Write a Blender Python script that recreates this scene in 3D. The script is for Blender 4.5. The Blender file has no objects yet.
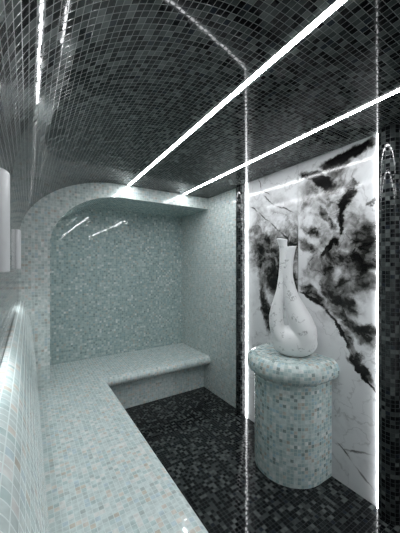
import bpy, bmesh, math, random
from mathutils import Vector, Matrix

random.seed(4)
scene = bpy.context.scene
COL = scene.collection

# ------------------------------------------------------------------ dimensions (metres)
H = 2.405                      # ceiling height
XL, XR = -0.068, 1.92          # left wall, right wall
XM = 1.90                      # face of the marble
YF, YB = 2.84, 3.52            # alcove front, alcove back wall
YR = -1.3                      # wall behind the camera
VCX, VCZ, VA, VB = 0.795, 1.805, 0.863, 0.60   # ceiling vault (quarter ellipse)
ACX, ACZ, AA, AB = 0.85, 1.75, 0.68, 0.52     # alcove arch (quarter ellipse)
AX = ACX - AA                  # left wall of the alcove
TILE = 0.025

# ------------------------------------------------------------------ mesh helpers
class MB:
    """collects faces with uv in metres and links them as one mesh object"""
    def __init__(self):
        self.v, self.f, self.uv, self.sm = [], [], [], []
    def face(self, pts, uvs, smooth=False):
        n = len(self.v)
        self.v += [tuple(p) for p in pts]
        self.f.append(list(range(n, n + len(pts))))
        self.uv += [tuple(u) for u in uvs]
        self.sm.append(smooth)
    def box(self, a, b, skip=()):
        x0, y0, z0 = a; x1, y1, z1 = b
        F = {'-x': [(x0,y1,z0),(x0,y0,z0),(x0,y0,z1),(x0,y1,z1)], '+x': [(x1,y0,z0),(x1,y1,z0),(x1,y1,z1),(x1,y0,z1)],
             '-y': [(x0,y0,z0),(x1,y0,z0),(x1,y0,z1),(x0,y0,z1)], '+y': [(x1,y1,z0),(x0,y1,z0),(x0,y1,z1),(x1,y1,z1)],
             '-z': [(x0,y1,z0),(x1,y1,z0),(x1,y0,z0),(x0,y0,z0)], '+z': [(x0,y0,z1),(x1,y0,z1),(x1,y1,z1),(x0,y1,z1)]}
        for k, p in F.items():
            if k in skip: continue
            i, j = {'x': (1, 2), 'y': (0, 2), 'z': (0, 1)}[k[1]]
            self.face(p, [(q[i], q[j]) for q in p])
    def sweep(self, pts, y0, y1, step=0.5, flip=False, smooth=True, u0=0.0):
        """profile in (x,z) extruded along y; u = arc length, v = y"""
        n = max(1, int(abs(y1 - y0) / step))
        u = [u0]
        for a, b in zip(pts, pts[1:]): u.append(u[-1] + math.dist(a, b))
        for k in range(n):
            ya, yb = y0 + (y1 - y0) * k / n, y0 + (y1 - y0) * (k + 1) / n
            for i in range(len(pts) - 1):
                (xa, za), (xb, zb) = pts[i], pts[i + 1]
                p = [(xa, ya, za), (xa, yb, za), (xb, yb, zb), (xb, ya, zb)]
                t = [(u[i], ya), (u[i], yb), (u[i+1], yb), (u[i+1], ya)]
                if flip: p.reverse(); t.reverse()
                self.face(p, t, smooth)
        return u[-1]
    def rings(self, rings, us, vs, smooth=True, close=True):
        """rings of equal length; u along a ring, v across rings"""
        n = len(rings[0])
        for a in range(len(rings) - 1):
            for i in range(n if close else n - 1):
                j = (i + 1) % n
                ua, ub = us[i], us[i + 1]
                self.face([rings[a][i], rings[a][j], rings[a+1][j], rings[a+1][i]],
                          [(ua, vs[a]), (ub, vs[a]), (ub, vs[a+1]), (ua, vs[a+1])], smooth)
    def build(self, name, mat, parent=None, origin=None, merge=True):
        me = bpy.data.meshes.new(name)
        o = Vector(origin) if origin else Vector((0, 0, 0))
        me.from_pydata([Vector(p) - o for p in self.v], [], self.f)
        uvl = me.uv_layers.new(name='UVMap')
        for i, u in enumerate(self.uv): uvl.data[i].uv = u
        me.polygons.foreach_set('use_smooth', self.sm)
        if merge:
            bm = bmesh.new(); bm.from_mesh(me)
            bmesh.ops.remove_doubles(bm, verts=bm.verts, dist=0.0002)
            bm.to_mesh(me); bm.free()
        return link(name, me, mat, parent, o)

def link(name, me, mat, parent=None, loc=(0, 0, 0)):
    ob = bpy.data.objects.new(name, me)
    COL.objects.link(ob)
    if mat: me.materials.append(mat)
    ob.location = loc
    if parent:
        ob.parent = parent
        ob.location = Vector(loc) - Vector(parent.location)
    return ob

def struct(ob): ob['kind'] = 'structure'; return ob
def tag(ob, label, cat, group=None):
    ob['label'] = label; ob['category'] = cat
    if group: ob['group'] = group
    return ob
def thing(name, label, cat, loc, group=None):
    o = bpy.data.objects.new(name, None); COL.objects.link(o)
    o.location = loc; o.empty_display_size = 0.1
    return tag(o, label, cat, group)

# ------------------------------------------------------------------ materials
class NT:
    def __init__(self, name):
        self.m = bpy.data.materials.new(name); self.m.use_nodes = True
        self.t = self.m.node_tree; self.t.nodes.clear()
        self.out = self.n('ShaderNodeOutputMaterial')
        self.p = self.n('ShaderNodeBsdfPrincipled')
        self.l(self.p.outputs[0], self.out.inputs[0])
    def n(self, typ, **kw):
        x = self.t.nodes.new(typ)
        for k, v in kw.items(): setattr(x, k, v)
        return x
    def l(self, a, b): self.t.links.new(a, b)
    def math(self, op, a, b=None, c=None):
        x = self.n('ShaderNodeMath', operation=op)
        for i, q in enumerate((a, b, c)):
            if q is None: continue
            if hasattr(q, 'links') or hasattr(q, 'is_linked'): self.l(q, x.inputs[i])
            else: x.inputs[i].default_value = q
        return x.outputs[0]
    def vmath(self, op, a, b=None, scale=None):
        x = self.n('ShaderNodeVectorMath', operation=op)
        for i, q in enumerate((a, b)):
            if q is None: continue
            if hasattr(q, 'is_linked'): self.l(q, x.inputs[i])
            else: x.inputs[i].default_value = q
        if scale is not None: x.inputs['Scale'].default_value = scale
        return x
    def maprange(self, v, a, b, c=0.0, d=1.0, kind='SMOOTHSTEP'):
        x = self.n('ShaderNodeMapRange', interpolation_type=kind)
        self.l(v, x.inputs[0])
        for i, q in enumerate((a, b, c, d)): x.inputs[1 + i].default_value = q
        return x.outputs[0]
    def mix(self, fac, a, b):
        x = self.n('ShaderNodeMix', data_type='RGBA')
        if hasattr(fac, 'is_linked'): self.l(fac, x.inputs[0])
        else: x.inputs[0].default_value = fac
        for i, q in ((6, a), (7, b)):
            if hasattr(q, 'is_linked'): self.l(q, x.inputs[i])
            else: x.inputs[i].default_value = (*q, 1)
        return x.outputs[2]
    def uv(self): return self.n('ShaderNodeUVMap', uv_map='UVMap').outputs[0]

def mosaic(name, palette, grout, gap=0.12, rough=(0.05, 0.12), jitter=0.004, bump=0.25, ior=1.5, tile=TILE, grough=0.6, spec=0.3):
    s = NT(name)
    q = s.vmath('SCALE', s.uv(), scale=1.0 / tile).outputs[0]
    cell = s.vmath('FLOOR', q).outputs[0]
    w = s.n('ShaderNodeTexWhiteNoise', noise_dimensions='3D')
    s.l(cell, w.inputs['Vector'])
    fr = s.vmath('SUBTRACT', s.vmath('FRACTION', q).outputs[0], (0.5, 0.5, 0.5)).outputs[0]
    sp = s.n('ShaderNodeSeparateXYZ'); s.l(s.vmath('ABSOLUTE', fr).outputs[0], sp.inputs[0])
    edge = s.math('MAXIMUM', sp.outputs[0], sp.outputs[1])
    g = s.maprange(edge, 0.5 - gap * 0.62, 0.5 - gap * 0.38)          # 1 in the grout
    ramp = s.n('ShaderNodeValToRGB'); ramp.color_ramp.interpolation = 'CONSTANT'
    tot = sum(p[1] for p in palette); acc = 0; el = ramp.color_ramp.elements
    el.remove(el[1])
    for i, (c, wt) in enumerate(palette):
        e = el[0] if i == 0 else el.new(acc / tot)
        e.position = acc / tot; e.color = (*c, 1); acc += wt
    s.l(w.outputs['Value'], ramp.inputs[0])
    # a little clouding inside the glass of each tile
    nz = s.n('ShaderNodeTexNoise'); nz.inputs['Scale'].default_value = 0.9; nz.inputs['Detail'].default_value = 3
    s.l(q, nz.inputs['Vector'])
    br = s.maprange(nz.outputs[0], 0.3, 0.7, 0.82, 1.15, 'LINEAR')
    tint = s.vmath('SCALE', ramp.outputs[0]); s.l(br, tint.inputs['Scale'])
    s.l(s.mix(g, tint.outputs[0], grout), s.p.inputs['Base Color'])
    wc = s.n('ShaderNodeSeparateColor'); s.l(w.outputs['Color'], wc.inputs[0])
    rt = s.maprange(wc.outputs[2], 0, 1, rough[0], rough[1], 'LINEAR')
    rmix = s.n('ShaderNodeMix', data_type='FLOAT'); s.l(g, rmix.inputs[0]); s.l(rt, rmix.inputs[2]); rmix.inputs[3].default_value = grough
    s.l(rmix.outputs[0], s.p.inputs['Roughness'])
    s.p.inputs['IOR'].default_value = ior
    sm = s.n('ShaderNodeMix', data_type='FLOAT'); s.l(g, sm.inputs[0]); sm.inputs[2].default_value = 0.5; sm.inputs[3].default_value = spec
    s.l(sm.outputs[0], s.p.inputs['Specular IOR Level'])
    b = s.n('ShaderNodeBump'); b.inputs['Strength'].default_value = bump; b.inputs['Distance'].default_value = 0.002
    s.l(s.math('SUBTRACT', 1.0, s.maprange(edge, 0.5 - gap * 1.1, 0.5 - gap * 0.3)), b.inputs['Height'])
    jit = s.vmath('SCALE', s.vmath('SUBTRACT', w.outputs['Color'], (0.5, 0.5, 0.5)).outputs[0], scale=jitter * 2).outputs[0]
    nn = s.vmath('NORMALIZE', s.vmath('ADD', b.outputs[0], jit).outputs[0]).outputs[0]
    s.l(nn, s.p.inputs['Normal'])
    return s.m

def plain(name, col, rough=0.4, metal=0.0):
    s = NT(name)
    nz = s.n('ShaderNodeTexNoise'); nz.inputs['Scale'].default_value = 40
    tc = s.n('ShaderNodeTexCoord'); s.l(tc.outputs['Object'], nz.inputs['Vector'])
    s.l(s.mix(s.maprange(nz.outputs[0], 0.3, 0.7, 0, 1, 'LINEAR'), [c * 0.95 for c in col], col), s.p.inputs['Base Color'])
    s.p.inputs['Roughness'].default_value = rough; s.p.inputs['Metallic'].default_value = metal
    return s.m

def emit(name, col, strength):
    s = NT(name)
    s.p.inputs['Base Color'].default_value = (0.8, 0.8, 0.8, 1)
    s.p.inputs['Emission Color'].default_value = (*col, 1)
    s.p.inputs['Emission Strength'].default_value = strength
    return s.m

PALE = [((0.53, 0.60, 0.585), 30), ((0.60, 0.665, 0.65), 22), ((0.46, 0.545, 0.535), 18), ((0.67, 0.70, 0.68), 9),
        ((0.46, 0.57, 0.60), 6), ((0.62, 0.60, 0.56), 5), ((0.39, 0.45, 0.44), 3), ((0.72, 0.74, 0.73), 4), ((0.50, 0.48, 0.43), 3)]
BENCH = [((0.56, 0.645, 0.635), 30), ((0.62, 0.70, 0.69), 24), ((0.49, 0.60, 0.595), 16), ((0.72, 0.74, 0.72), 12),
         ((0.52, 0.63, 0.67), 6), ((0.66, 0.63, 0.575), 7), ((0.46, 0.53, 0.52), 4), ((0.57, 0.54, 0.47), 3)]
ALCOVE_SHADE = [((0.38, 0.475, 0.465), 30), ((0.45, 0.545, 0.53), 20), ((0.32, 0.42, 0.415), 20), ((0.54, 0.61, 0.59), 10),
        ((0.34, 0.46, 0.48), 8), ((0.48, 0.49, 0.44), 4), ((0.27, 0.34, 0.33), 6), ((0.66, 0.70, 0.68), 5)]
PED = [((0.42, 0.52, 0.51), 26), ((0.52, 0.60, 0.585), 20), ((0.33, 0.44, 0.44), 18), ((0.62, 0.66, 0.64), 9),
       ((0.36, 0.50, 0.55), 8), ((0.50, 0.485, 0.43), 8), ((0.22, 0.28, 0.275), 8), ((0.40, 0.385, 0.34), 4)]
DARK = [((0.004, 0.005, 0.006), 46), ((0.012, 0.015, 0.015), 16), ((0.040, 0.047, 0.046), 20), ((0.080, 0.090, 0.087), 14), ((0.012, 0.016, 0.022), 4)]
M_pale = mosaic('pale_mosaic', PALE, (0.62, 0.68, 0.665), gap=0.11, rough=(0.015, 0.03), jitter=0.001, bump=0.04)
M_bench = mosaic('bench_mosaic', BENCH, (0.64, 0.72, 0.71), gap=0.11, rough=(0.03, 0.06), jitter=0.002, bump=0.06)
M_alcove_shade = mosaic('shaded_teal_mosaic', ALCOVE_SHADE, (0.40, 0.49, 0.48), gap=0.11, rough=(0.015, 0.03), jitter=0.001, bump=0.04)  # deeper teal: the alcove's shade is put into the tile colour
M_ped = mosaic('aqua_beige_mosaic', PED, (0.50, 0.57, 0.55), gap=0.11, rough=(0.03, 0.07), jitter=0.003, bump=0.1)
M_floor = mosaic('dark_floor_mosaic', DARK, (0.035, 0.038, 0.039), gap=0.10, rough=(0.02, 0.05), jitter=0.004, bump=0.10, ior=1.36, spec=0.15)
CEIL = [((0.006, 0.007, 0.008), 36), ((0.025, 0.030, 0.030), 18), ((0.060, 0.070, 0.068), 24), ((0.105, 0.118, 0.114), 16), ((0.022, 0.028, 0.036), 4)]
M_ceil = mosaic('dark_ceiling_mosaic', CEIL, (0.26, 0.275, 0.27), gap=0.075, rough=(0.03, 0.06), jitter=0.002, bump=0.08, ior=1.24, spec=0.1)
M_pil = mosaic('dark_pilaster_mosaic', DARK, (0.045, 0.05, 0.05), gap=0.10, rough=(0.04, 0.08), jitter=0.003, bump=0.12, spec=0.15)
M_led = emit('led_diffuser', (0.96, 0.98, 1.0), 44.0)
M_niche = emit('niche_led', (0.96, 0.98, 1.0), 10.0)
M_up = emit('sconce_lamp', (0.95, 0.98, 1.0), 8.0)
M_down = emit('sconce_down_lamp', (0.95, 0.98, 1.0), 200.0)
M_alu = plain('satin_aluminium', (0.72, 0.73, 0.74), 0.35, 0.6)
M_sconce = plain('white_lacquer', (0.60, 0.61, 0.62), 0.4)

STROKES = [(1.397, 1.717, 0.119, 0.053, -2.219, 0.55), (1.327, 1.322, 0.166, 0.053, -2.351, 0.6), (1.002, 1.122, 0.194, 0.062, -2.57, 0.55), (0.994, 0.949, 0.211, 0.038, -2.248, 0.65), (1.228, 1.904, 0.162, 0.035, -2.057, 0.5), (1.847, 1.607, 0.47, 0.178, -1.806, 0.26), (1.284, 2.22, 0.193, 0.053, -2.598, 1.0), (1.051, 2.354, 0.209, 0.054, 3.139, 1.05), (1.169, 2.312, 0.164, 0.062, -3.001, 0.75), (1.067, 2.037, 0.149, 0.046, -1.145, 1.0), (1.204, 1.679, 0.111, 0.023, -0.723, 1.0), (1.128, 1.85, 0.108, 0.023, -1.533, 0.75), (1.365, 1.834, 0.107, 0.044, -2.504, 0.5), (0.953, 1.712, 0.169, 0.085, -1.113, 0.5), (0.921, 1.573, 0.196, 0.066, -1.282, 0.42), (1.048, 1.577, 0.199, 0.077, -2.897, 0.6), (1.21, 1.435, 0.185, 0.06, -1.69, 0.4), (1.002, 1.431, 0.151, 0.079, -3.062, 0.42), (1.093, 1.305, 0.129, 0.069, -2.394, 0.5), (0.948, 1.136, 0.112, 0.046, -3.051, 0.65), (1.01, 1.091, 0.172, 0.053, -2.458, 0.4), (1.337, 1.292, 0.135, 0.022, -2.58, 0.95), (1.139, 1.091, 0.18, 0.02, -2.173, 1.0), (0.956, 0.849, 0.148, 0.017, -2.279, 1.0), (1.248, 1.644, 0.081, 0.019, 2.294, 1.0), (0.974, 0.879, 0.091, 0.026, -2.895, 0.45), (1.872, 1.744, 0.309, 0.143, -2.368, 0.32), (1.844, 1.494, 0.266, 0.121, -2.313, 0.38), (1.833, 1.159, 0.29, 0.064, -1.802, 0.72), (1.583, 1.722, 0.17, 0.059, -2.276, 0.25), (1.574, 1.44, 0.25, 0.089, -2.086, 0.5), (0.902, 2.0, 0.065, 0.015, 2.298, 0.5)]
CLOUDS = [(1.05, 1.62, 0.36, 0.24, -1.0, 0.26), (1.08, 1.36, 0.30, 0.16, -0.9, 0.30), (1.22, 2.16, 0.30, 0.18, -0.5, 0.26), (1.30, 1.95, 0.20, 0.18, -0.5, 0.20), (1.70, 1.66, 0.42, 0.26, -0.9, 0.34), (1.58, 1.45, 0.36, 0.18, -1.2, 0.30), (1.30, 1.62, 0.26, 0.12, -1.0, 0.22), (1.78, 2.05, 0.4, 0.22, 0.6, 0.12), (1.06, 1.95, 0.22, 0.14, -1.2, 0.16)]
VEINS = [[(1.944, 2.415), (1.89, 2.285), (1.788, 2.214)], [(2.057, 2.163), (1.944, 2.083), (1.788, 1.963), (1.669, 1.858), (1.56, 1.76), (1.478, 1.704)],
         [(1.89, 2.237), (1.727, 2.11), (1.498, 1.999)], [(1.117, 0.228), (0.877, 0.332)], [(1.147, 0.284), (1.031, 0.194), (0.877, 0.093)]]

def marble(name, strokes, veins, seed):
    s = NT(name)
    uv = s.uv()
    def noise(vec, scale, detail=4, rough=0.55, color=False):
        n = s.n('ShaderNodeTexNoise'); n.inputs['Scale'].default_value = scale
        n.inputs['Detail'].default_value = detail; n.inputs['Roughness'].default_value = rough
        vec = s.vmath('ADD', vec, (seed, seed * 1.7, 0)).outputs[0]
        s.l(vec, n.inputs['Vector']); return n.outputs[1] if color else n.outputs[0]
    def warp(vec, scale, amp, detail=3):
        d = s.vmath('SUBTRACT', noise(vec, scale, detail, 0.6, True), (0.5, 0.5, 0.5)).outputs[0]
        return s.vmath('ADD', vec, s.vmath('SCALE', d, scale=amp).outputs[0]).outputs[0]
    w1 = warp(uv, 4.0, 0.22, 6)
    w2 = warp(w1, 16.0, 0.05, 5)
    def blob(vec, c, L, W, a, st, r0=0.45, r1=1.15):
        m = s.n('ShaderNodeMapping', vector_type='TEXTURE')
        m.inputs['Location'].default_value = (c[0], c[1], 0); m.inputs['Rotation'].default_value = (0, 0, a)
        m.inputs['Scale'].default_value = (L, W, 1)
        s.l(vec, m.inputs['Vector'])
        return s.maprange(s.vmath('LENGTH', m.outputs[0]).outputs['Value'], r0, r1, st, 0.0)
    D = None
    for (y, z, L, W, a, st) in strokes:
        b = blob(w2, (y, z), L, W, a, st)
        D = b if D is None else s.math('ADD', D, s.math('MULTIPLY', b, s.math('SUBTRACT', 1.15, s.math('MINIMUM', D, 1.0))))
    # cloudy break-up
    n1 = noise(w1, 4.5, 6, 0.62); n2 = noise(w2, 18.0, 5, 0.6)
    cl = s.math('ADD', s.math('MULTIPLY', s.math('SUBTRACT', n1, 0.5), 1.3), s.math('MULTIPLY', s.math('SUBTRACT', n2, 0.5), 0.45))
    D2 = s.math('ADD', D, s.math('MULTIPLY', cl, s.maprange(D, 0.0, 0.3, 0.35, 1.45)))
    # fine branching veins
    V = None
    wv = warp(uv, 9.0, 0.05, 3)
    for pl in veins:
        for (a, b) in zip(pl, pl[1:]):
            L = math.dist(a, b) / 2 + 0.012
            v = blob(wv, ((a[0]+b[0])/2, (a[1]+b[1])/2), L, 0.010, math.atan2(b[1]-a[1], b[0]-a[0]), 0.55, 0.1, 1.0)
            V = v if V is None else s.math('MAXIMUM', V, v)
    rn = s.math('ABSOLUTE', s.math('SUBTRACT', noise(w1, 2.6, 4, 0.5), 0.5))
    fine = s.maprange(rn, 0.0, 0.012, 0.16, 0.0)
    D3 = s.math('ADD', s.math('ADD', D2, V), fine)
    r = s.n('ShaderNodeValToRGB'); e = r.color_ramp.elements
    e[0].position = 0.0; e[0].color = (0.67, 0.68, 0.69, 1)
    e[1].position = 1.0; e[1].color = (0.006, 0.006, 0.006, 1)
    for p, c in ((0.15, (0.52, 0.525, 0.535)), (0.34, (0.32, 0.32, 0.32)), (0.56, (0.14, 0.14, 0.137)), (0.8, (0.02, 0.02, 0.018))):
        x = e.new(p); x.color = (*c, 1)
    s.l(D3, r.inputs[0])
    s.l(r.outputs[0], s.p.inputs['Base Color'])
    s.p.inputs['Roughness'].default_value = 0.11
    s.p.inputs['IOR'].default_value = 1.36
    return s.m
JOINT = 1.4775
M_marble_l = marble('pale_grey_marble', [q for q in STROKES + CLOUDS if q[0] > JOINT], VEINS[:3], 0.0)
M_marble_r = marble('grey_black_marble', [q for q in STROKES + CLOUDS if q[0] < JOINT], VEINS[3:], 3.1)

def vase_mat():
    s = NT('white_veined_ceramic')
    tc = s.n('ShaderNodeTexCoord').outputs['Object']
    def noise(scale, detail, rough=0.6):
        n = s.n('ShaderNodeTexNoise'); n.inputs['Scale'].default_value = scale; n.inputs['Detail'].default_value = detail
        n.inputs['Roughness'].default_value = rough; s.l(tc, n.inputs['Vector']); return n.outputs[0]
    ridge = s.math('ABSOLUTE', s.math('SUBTRACT', noise(16, 5), 0.5))
    line = s.maprange(ridge, 0.0, 0.03, 1.0, 0.0)
    patch = s.maprange(noise(11, 2), 0.53, 0.62)
    s.l(s.mix(s.math('MULTIPLY', s.math('MULTIPLY', line, patch), 0.75), (0.74, 0.755, 0.76), (0.16, 0.17, 0.17)), s.p.inputs['Base Color'])
    s.p.inputs['Roughness'].default_value = 0.32
    return s.m
M_vase = vase_mat()

# ------------------------------------------------------------------ profiles
def ellipse(cx, cz, a, b, t0, t1, n):
    return [(cx - a * math.cos(t0 + (t1 - t0) * k / n), cz + b * math.sin(t0 + (t1 - t0) * k / n)) for k in range(n + 1)]
vault = ellipse(VCX, VCZ, VA, VB, 0, math.pi / 2, 48)
arch = ellipse(ACX, ACZ, AA, AB, 0, math.pi / 2, 40)

def spline(pts, n=5):
    out = []
    P = [pts[0]] + pts + [pts[-1]]
    for i in range(1, len(P) - 2):
        p0, p1, p2, p3 = P[i-1], P[i], P[i+1], P[i+2]
        for k in range(n):
            t = k / n
            out.append(tuple(0.5 * (2*p1[j] + (p2[j]-p0[j])*t + (2*p0[j]-5*p1[j]+4*p2[j]-p3[j])*t*t + (3*p1[j]-p0[j]-3*p2[j]+p3[j])*t**3) for j in (0, 1)))
    out.append(pts[-1]); return out

# ------------------------------------------------------------------ setting
m = MB(); m.box((XL - 0.1, YR - 0.1, -0.1), (XR + 0.1, YB + 0.1, 0.0)); struct(m.build('floor', M_floor))
m = MB()
m.sweep(vault + [(XR, H)], YR, YF, flip=False)
top = [(XR + 0.1, H), (XR + 0.1, H + 0.1), (VCX, H + 0.1)]
struct(m.build('ceiling', M_ceil))
m = MB()
pts = [(XL, 0.0), (XL, VCZ)]
m.sweep(pts, YR, YF, u0=-VCZ)
struct(m.build('wall_left', M_ceil))
m = MB()
m.box((XR, 2.2, 0), (XR + 0.1, YB + 0.1, H + 0.1)); struct(m.build('wall_right', M_pale))
m = MB()
m.box((XR, YR - 0.1, 0), (XR + 0.1, 2.2, H + 0.1)); struct(m.build('wall_right_dark', M_pil)).name = 'wall_right_front'
m = MB(); m.box((XL - 0.1, YB, 0), (XR, YB + 0.1, H + 0.1)); struct(m.build('wall_back', M_alcove_shade))
# unseen rear opening, added to let world light in as fill
m = MB(); m.box((XL - 0.1, YR - 0.1, 2.25), (XR, YR, H + 0.1)); struct(m.build('wall_rear', M_pale))
ZB = 0.4315
# arched surround of the alcove: front face, intrados and the jamb behind it
m = MB()
outer = [(XL, ZB)] + vault + [(XR, H)]
inner = [(AX, ZB)] + arch + [(XR, ACZ + AB)]
poly = outer + inner[::-1]
m.face([(x, YF, z) for x, z in poly][::-1], [(x, z) for x, z in poly][::-1])
struct(m.build('wall_alcove_arch', M_pale))
m = MB()
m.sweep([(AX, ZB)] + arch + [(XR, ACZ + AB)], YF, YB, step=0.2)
struct(m.build('wall_alcove_vault', M_alcove_shade))

# ------------------------------------------------------------------ heated bench
ZS = 0.43
bench = thing('tiled_bench', 'long L-shaped bench of pale aqua mosaic running along the left wall and into the alcove', 'bench', (0.4, 2.0, 0))
R = 0.055
nose = [(0.0 - R, ZS)] + [(-R + R * math.sin(math.pi * k / 12), ZS - R + R * math.cos(math.pi * k / 12)) for k in range(1, 13)] + [(-0.15, ZS - 2 * R)]
EX, EY = 0.665, 2.79           # outer edges of the two wings
m = MB()
YR1, XR1, YB1 = YR + 0.001, XR - 0.001, YB - 0.001
def edge_pts(d):               # plan polyline at outward offset d
    return [(EX + d, YR1), (EX + d, EY - d), (XR1, EY - d)]
u = [0.0]
for a, b in zip(nose, nose[1:]): u.append(u[-1] + math.dist(a, b))
for i in range(len(nose) - 1):
    (da, za), (db, zb) = nose[i], nose[i + 1]
    A, B = edge_pts(da), edge_pts(db)
    for k in range(2):
        s0 = A[k][1] if k == 0 else A[k][0]; s1 = A[k+1][1] if k == 0 else A[k+1][0]
        t0 = B[k][1] if k == 0 else B[k][0]; t1 = B[k+1][1] if k == 0 else B[k+1][0]
        p = [(*A[k], za), (*B[k], zb), (*B[k+1], zb), (*A[k+1], za)]
        m.face(p, [(EX - R + u[i], s0), (EX - R + u[i+1], t0), (EX - R + u[i+1], t1), (EX - R + u[i], s1)] if k == 0 else
                  [(s0, EY + R - u[i]), (t0, EY + R - u[i+1]), (t1, EY + R - u[i+1]), (s1, EY + R - u[i])], True)
def flat(x0, y0, x1, y1, z):
    p = [(x0, y0, z), (x1, y0, z), (x1, y1, z), (x0, y1, z)]; m.face(p, [(q[0], q[1]) for q in p])
flat(0.072, YR1, EX - R, EY + R, ZS); 
flat(EX - R, EY + R, XR1, YB1, ZS); flat(AX - 0.1, EY + R, EX - R, YB1, ZS)
m.build('seat', M_bench, bench)
m = MB()
RX, RY, zt = EX - 0.15, EY + 0.15, ZS - 2 * R
p = [(RX, YR1, 0), (RX, RY, 0), (RX, RY, zt), (RX, YR1, zt)]; m.face(p, [(q[1], q[2]) for q in p])
p = [(RX, RY, 0), (XR1, RY, 0), (XR1, RY, zt), (RX, RY, zt)]; m.face(p, [(q[0], q[2]) for q in p])
m.build('riser', M_bench, bench)
m = MB()
prof = spline([(XL + 0.001, 1.262), (-0.058, 1.262), (-0.040, 1.250), (-0.020, 1.222), (-0.002, 1.17), (0.025, 1.06), (0.044, 0.91), (0.058, 0.70), (0.068, 0.52), (0.076, ZS)])
m.sweep(prof[::-1], YR1, YF - 0.001, flip=True)
m.build('backrest', M_bench, bench)

# ------------------------------------------------------------------ niche: marble slabs, pilasters, light strips
def slab(y0, y1, label, mat):
    m = MB(); m.box((XM, y0, 0.0), (XR, y1, H)); o = m.build('marble_slab', mat, None, (XM, (y0 + y1) / 2, 0))
    tag(o, label, 'wall panel')
slab(1.480, 2.195, 'polished marble slab with grey clouding behind the vase, beside the pale wall', M_marble_l)
slab(0.78, 1.475, 'polished marble slab with big black bands, right of the vase beside the right-hand dark pilaster', M_marble_r)

def pilaster(yc, r, label):
    m = MB(); n = 28
    t = [math.pi / 2 + math.pi * k / n for k in range(n + 1)]
    ring = [(XM + r * math.cos(a), yc + r * math.sin(a)) for a in t]
    us = [r * math.pi * k / n for k in range(n + 1)]
    zs = [0, 0.8, 1.6, H]
    m.rings([[(x, y, z) for x, y in ring] for z in zs], us, zs, True, False)
    m.face([(XM, yc - r, 0), (XM, yc + r, 0), (XM, yc + r, H), (XM, yc - r, H)], [(yc - r, 0), (yc + r, 0), (yc + r, H), (yc - r, H)])
    tag(m.build('pilaster', M_pil, None, (XM, yc, 0)), label, 'pilaster', None)
pilaster(2.196, 0.053, 'slim round-fronted pilaster of black mosaic between pale wall and marble')
pilaster(0.797, 0.063, 'wide round-fronted pilaster of black mosaic at the right edge of the photo')

def strip(y0, y1, label):
    t = thing('light_strip', label, 'light', (XM, (y0 + y1) / 2, 0))
    m = MB(); m.box((XM - 0.004, y0 - 0.003, 0.0), (XM, y1 + 0.003, H)); m.build('channel', M_alu, t)
    m = MB(); m.box((XM - 0.011, y0, 0.002), (XM - 0.004, y1, H - 0.002)); m.build('diffuser', M_niche, t)
strip(2.094, 2.110, 'glowing vertical white light strip on the marble beside the slim pilaster')
strip(0.862, 0.868, 'thin glowing vertical white light strip on the marble beside the wide right pilaster')

# ------------------------------------------------------------------ ceiling light lines
def line(xa, xb, label):
    """from xa at y = 0.5 to xb at the arch"""
    yc = (YR + YF) / 2; k = (xb - xa) / (2.82 - 0.5)
    L = (YF - YR) / 2 * 0.992
    t = thing('linear_ceiling_light', label, 'light', (xa + k * (yc - 0.5), yc, H))
    w = 0.0135
    m = MB(); m.box((-w, -L, -0.003), (w, L, 0)); m.build('channel', M_alu, t, (0, 0, 0)).location = (0, 0, 0)
    m = MB(); m.box((-w + 0.002, -L + 0.01, -0.0045), (w - 0.002, L - 0.01, -0.003)); m.build('diffuser', M_led, t).location = (0, 0, 0)
    t.rotation_euler = (0, 0, -math.atan(k))
line(0.850, 0.895, 'long white ceiling light line on the left, along the foot of the vault')
line(1.512, 1.555, 'long white ceiling light line on the right, nearer to the marble wall')

# ------------------------------------------------------------------ sconces
def sconce(yc, label):
    z0, z1 = 1.535, 1.80
    t = thing('wall_sconce', label, 'light', (XL, yc, z0), None)
    a, b, n = 0.027, 0.055, 24
    def ring(z, k=1.0): return [(XL + a * k * math.sin(math.pi * i / n), yc - b * k * math.cos(math.pi * i / n), z) for i in range(n + 1)]
    us = [i * 0.006 for i in range(n + 1)]
    m = MB()
    R1 = [ring(z0 + 0.012, 0.86), ring(z0, 0.86), ring(z0, 0.96), ring(z0 + 0.004), ring(z1 - 0.004), ring(z1, 0.96), ring(z1, 0.86), ring(z1 - 0.012, 0.86)]
    m.rings(R1, us, [p[0][2] for p in R1], True, False)
    m.build('housing', M_sconce, t)
    m = MB(); r0 = ring(z0 + 0.010, 0.86); m.face(r0, [(p[0], p[1]) for p in r0]); m.build('lamp_lens', M_down, t)
    m = MB(); r1 = ring(z1 - 0.010, 0.86)[::-1]; m.face(r1, [(p[0], p[1]) for p in r1]); m.build('lamp_lens', M_up, t)
    m = MB(); m.box((XL, yc - b + 0.004, z0), (XL + 0.002, yc + b - 0.004, z1)); m.build('back_plate', M_alu, t)
sconce(0.90, 'white half-round wall sconce nearest the camera, at the left edge of the photo')
sconce(2.25, 'white half-round wall sconce farther along the left wall, next to the arch')

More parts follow.
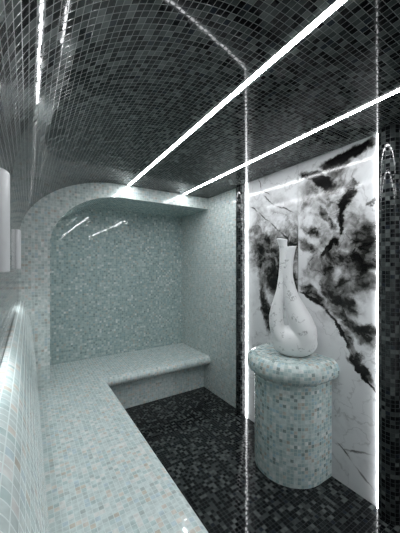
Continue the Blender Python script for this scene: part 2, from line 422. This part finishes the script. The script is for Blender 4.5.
# ------------------------------------------------------------------ pedestal
PC, PR = (1.757, 1.45), 0.27
def stadium(r, z, n=40):
    pts = [(XM, PC[1] - r), ((XM + PC[0]) / 2, PC[1] - r)]
    pts += [(PC[0] - r * math.sin(math.pi * k / n), PC[1] - r * math.cos(math.pi * k / n)) for k in range(n + 1)]
    pts += [((XM + PC[0]) / 2, PC[1] + r), (XM, PC[1] + r)]
    return [(x, y, z) for x, y in pts]
def arclen(pts):
    u = [0.0]
    for a, b in zip(pts, pts[1:]): u.append(u[-1] + math.dist(a, b))
    return u
ped = thing('pedestal', 'rounded pedestal of aqua and beige mosaic with a thick rounded top standing against the marble', 'pedestal', (1.70, PC[1], 0))
ZC0, ZC1 = 0.715, 0.87
m = MB()
zs = [0.0, 0.25, 0.5, ZC0 + 0.004]
m.rings([stadium(PR, z) for z in zs], arclen(stadium(PR, 0)), zs, True, False)
m.build('column', M_ped, ped)
m = MB()
hh = (ZC1 - ZC0) / 2
prof = [(PR - 0.01, ZC0)] + [(PR + 0.06 - hh * 0.85 + hh * 0.85 * math.cos(-math.pi / 2 + math.pi * k / 14), ZC0 + hh + hh * math.sin(-math.pi / 2 + math.pi * k / 14)) for k in range(15)]
vs = [0.0]
for a, b in zip(prof, prof[1:]): vs.append(vs[-1] + math.dist(a, b))
m.rings([stadium(r, z) for r, z in prof], arclen(stadium(PR + 0.04, 0)), vs, True, False)
topr = stadium(prof[-1][0], ZC1)
cx = sum(p[0] for p in topr) / len(topr)
m.face(topr[::-1], [(p[0], p[1]) for p in topr[::-1]], False)
m.build('top', M_ped, ped)

# ------------------------------------------------------------------ vase: two necks flowing into one looped belly
def make_vase():
    k = 0.00195
    bm = bmesh.new()
    def tube(rows, depth, slope=0.0, n=20):
        rings = []
        dense = []
        for r0, r1 in zip(rows, rows[1:]):
            for q in range(6):
                t = q / 6; t2 = t
                dense.append([r0[j] + (r1[j] - r0[j]) * t2 for j in range(4)])
        dense.append(list(rows[-1]))
        for idx, (y, xc, hw, yo) in enumerate(dense):
            fade = max(0.0, 1 - idx / 5.0)
            rings.append([bm.verts.new(((xc - 205 + hw * math.cos(2*math.pi*i/n)) * k, yo + hw * k * depth * math.sin(2*math.pi*i/n),
                                        (495 - y) * k + slope * fade * hw * k * math.cos(2*math.pi*i/n))) for i in range(n)])
        for a, b in zip(rings, rings[1:]):
            for i in range(n): bm.faces.new((a[i], a[(i+1) % n], b[(i+1) % n], b[i]))
        bm.faces.new(rings[0][::-1]); bm.faces.new(rings[-1])
    # y (down), centre, half width, depth offset
    tube([(34, 167, 22, .012), (46, 169, 18.5, .012), (62, 171, 16, .012), (90, 172, 14.5, .012), (140, 170, 13.5, .010), (185, 164.5, 11.5, .006), (230, 160, 13.5, 0), (265, 155, 18, -.004),
          (300, 149, 23, -.004), (340, 145, 27.5, -.006), (375, 147, 29, -.008), (405, 156, 33, -.008), (430, 170, 38, -.004)], 1.15, -0.12)
    tube([(65, 205, 17.5, -.016), (78, 203, 15, -.016), (110, 199, 13, -.016), (150, 194, 14.5, -.014), (185, 191, 18.5, -.010), (230, 197, 23.5, -.004), (265, 204, 30.5, 0),
          (300, 217, 38, .002), (340, 231, 46.5, .002), (380, 245, 50, 0), (415, 249, 49, 0), (445, 241, 46, 0), (470, 226, 40, 0)], 1.1, 0.05)
    bmesh.ops.create_uvsphere(bm, u_segments=40, v_segments=24, radius=1.0,
        matrix=Matrix.Translation(((212 - 205) * k, 0, (495 - 437) * k)) @ Matrix.Diagonal((86 * k, 52 * k, 62 * k, 1)))
    me = bpy.data.meshes.new('vase'); bm.to_mesh(me); bm.free()
    tmp = bpy.data.objects.new('vase_tmp', me); COL.objects.link(tmp)
    r = tmp.modifiers.new('remesh', 'REMESH'); r.mode = 'VOXEL'; r.voxel_size = 0.0048
    s = tmp.modifiers.new('smooth', 'SMOOTH'); s.factor = 0.5; s.iterations = 18
    dg = bpy.context.evaluated_depsgraph_get()
    me2 = bpy.data.meshes.new_from_object(tmp.evaluated_get(dg))
    bpy.data.objects.remove(tmp)
    # foot flattened, mouths hollowed
    bm = bmesh.new(); bm.from_mesh(me2)
    bmesh.ops.bisect_plane(bm, geom=bm.verts[:] + bm.edges[:] + bm.faces[:], plane_co=(0, 0, 0.004), plane_no=(0, 0, -1), clear_outer=True)
    bmesh.ops.holes_fill(bm, edges=[e for e in bm.edges if e.is_boundary])
    bm.to_mesh(me2); bm.free()
    body = bpy.data.objects.new('vase_body', me2); COL.objects.link(body)
    bm = bmesh.new()
    for (xc, ytop, yo, hw) in ((168, 20, .012, 13.5), (204, 50, -.016, 11)):
        a = [bm.verts.new(((xc - 205 + hw * math.cos(t)) * k, yo + hw * 1.1 * k * math.sin(t), (495 - ytop) * k)) for t in [2*math.pi*i/20 for i in range(20)]]
        b = [bm.verts.new(((xc + 1 - 205 + hw * 0.45 * math.cos(t)) * k, yo + hw * 0.5 * k * math.sin(t), (495 - ytop - 60) * k)) for t in [2*math.pi*i/20 for i in range(20)]]
        for i in range(20): bm.faces.new((b[i], b[(i+1) % 20], a[(i+1) % 20], a[i]))
        bm.faces.new(a); bm.faces.new(b[::-1])
    mc = bpy.data.meshes.new('cut'); bm.to_mesh(mc); bm.free()
    cut = bpy.data.objects.new('cut', mc); COL.objects.link(cut)
    bo = body.modifiers.new('b', 'BOOLEAN'); bo.operation = 'DIFFERENCE'; bo.object = cut; bo.solver = 'EXACT'
    dg = bpy.context.evaluated_depsgraph_get(); dg.update()
    me3 = bpy.data.meshes.new_from_object(body.evaluated_get(dg))
    bpy.data.objects.remove(body); bpy.data.objects.remove(cut)
    zmin = min(v.co.z for v in me3.vertices)
    me3.transform(Matrix.Translation((0, 0, -zmin)))
    me3.polygons.foreach_set('use_smooth', [True] * len(me3.polygons))
    me3.materials.clear()
    return me3
vase = link('vase', make_vase(), M_vase, None, (1.71, 1.385, ZC1))
vase.rotation_euler = (0, 0, math.radians(-51))
tag(vase, 'tall white two-necked sculptural vase with a looped belly on the mosaic pedestal', 'vase')

# ------------------------------------------------------------------ world, camera, colour
w = bpy.data.worlds.new('world'); scene.world = w; w.use_nodes = True
w.node_tree.nodes['Background'].inputs[0].default_value = (0.93, 0.97, 1.0, 1); w.node_tree.nodes['Background'].inputs[1].default_value = 0.22
F = 272.0
cam = bpy.data.cameras.new('camera'); cam.sensor_fit = 'HORIZONTAL'; cam.sensor_width = 36; cam.lens = F / 400 * 36; cam.clip_start = 0.01
co = bpy.data.objects.new('camera', cam); COL.objects.link(co)
co.location = (0, 0, 1.55); co.rotation_euler = (math.pi / 2, 0, -math.atan(172 / F))
scene.camera = co
vs_ = scene.view_settings
vs_.view_transform = 'Standard'; vs_.look = 'None'; vs_.gamma = 1; vs_.use_curve_mapping = False; vs_.exposure = 0.6
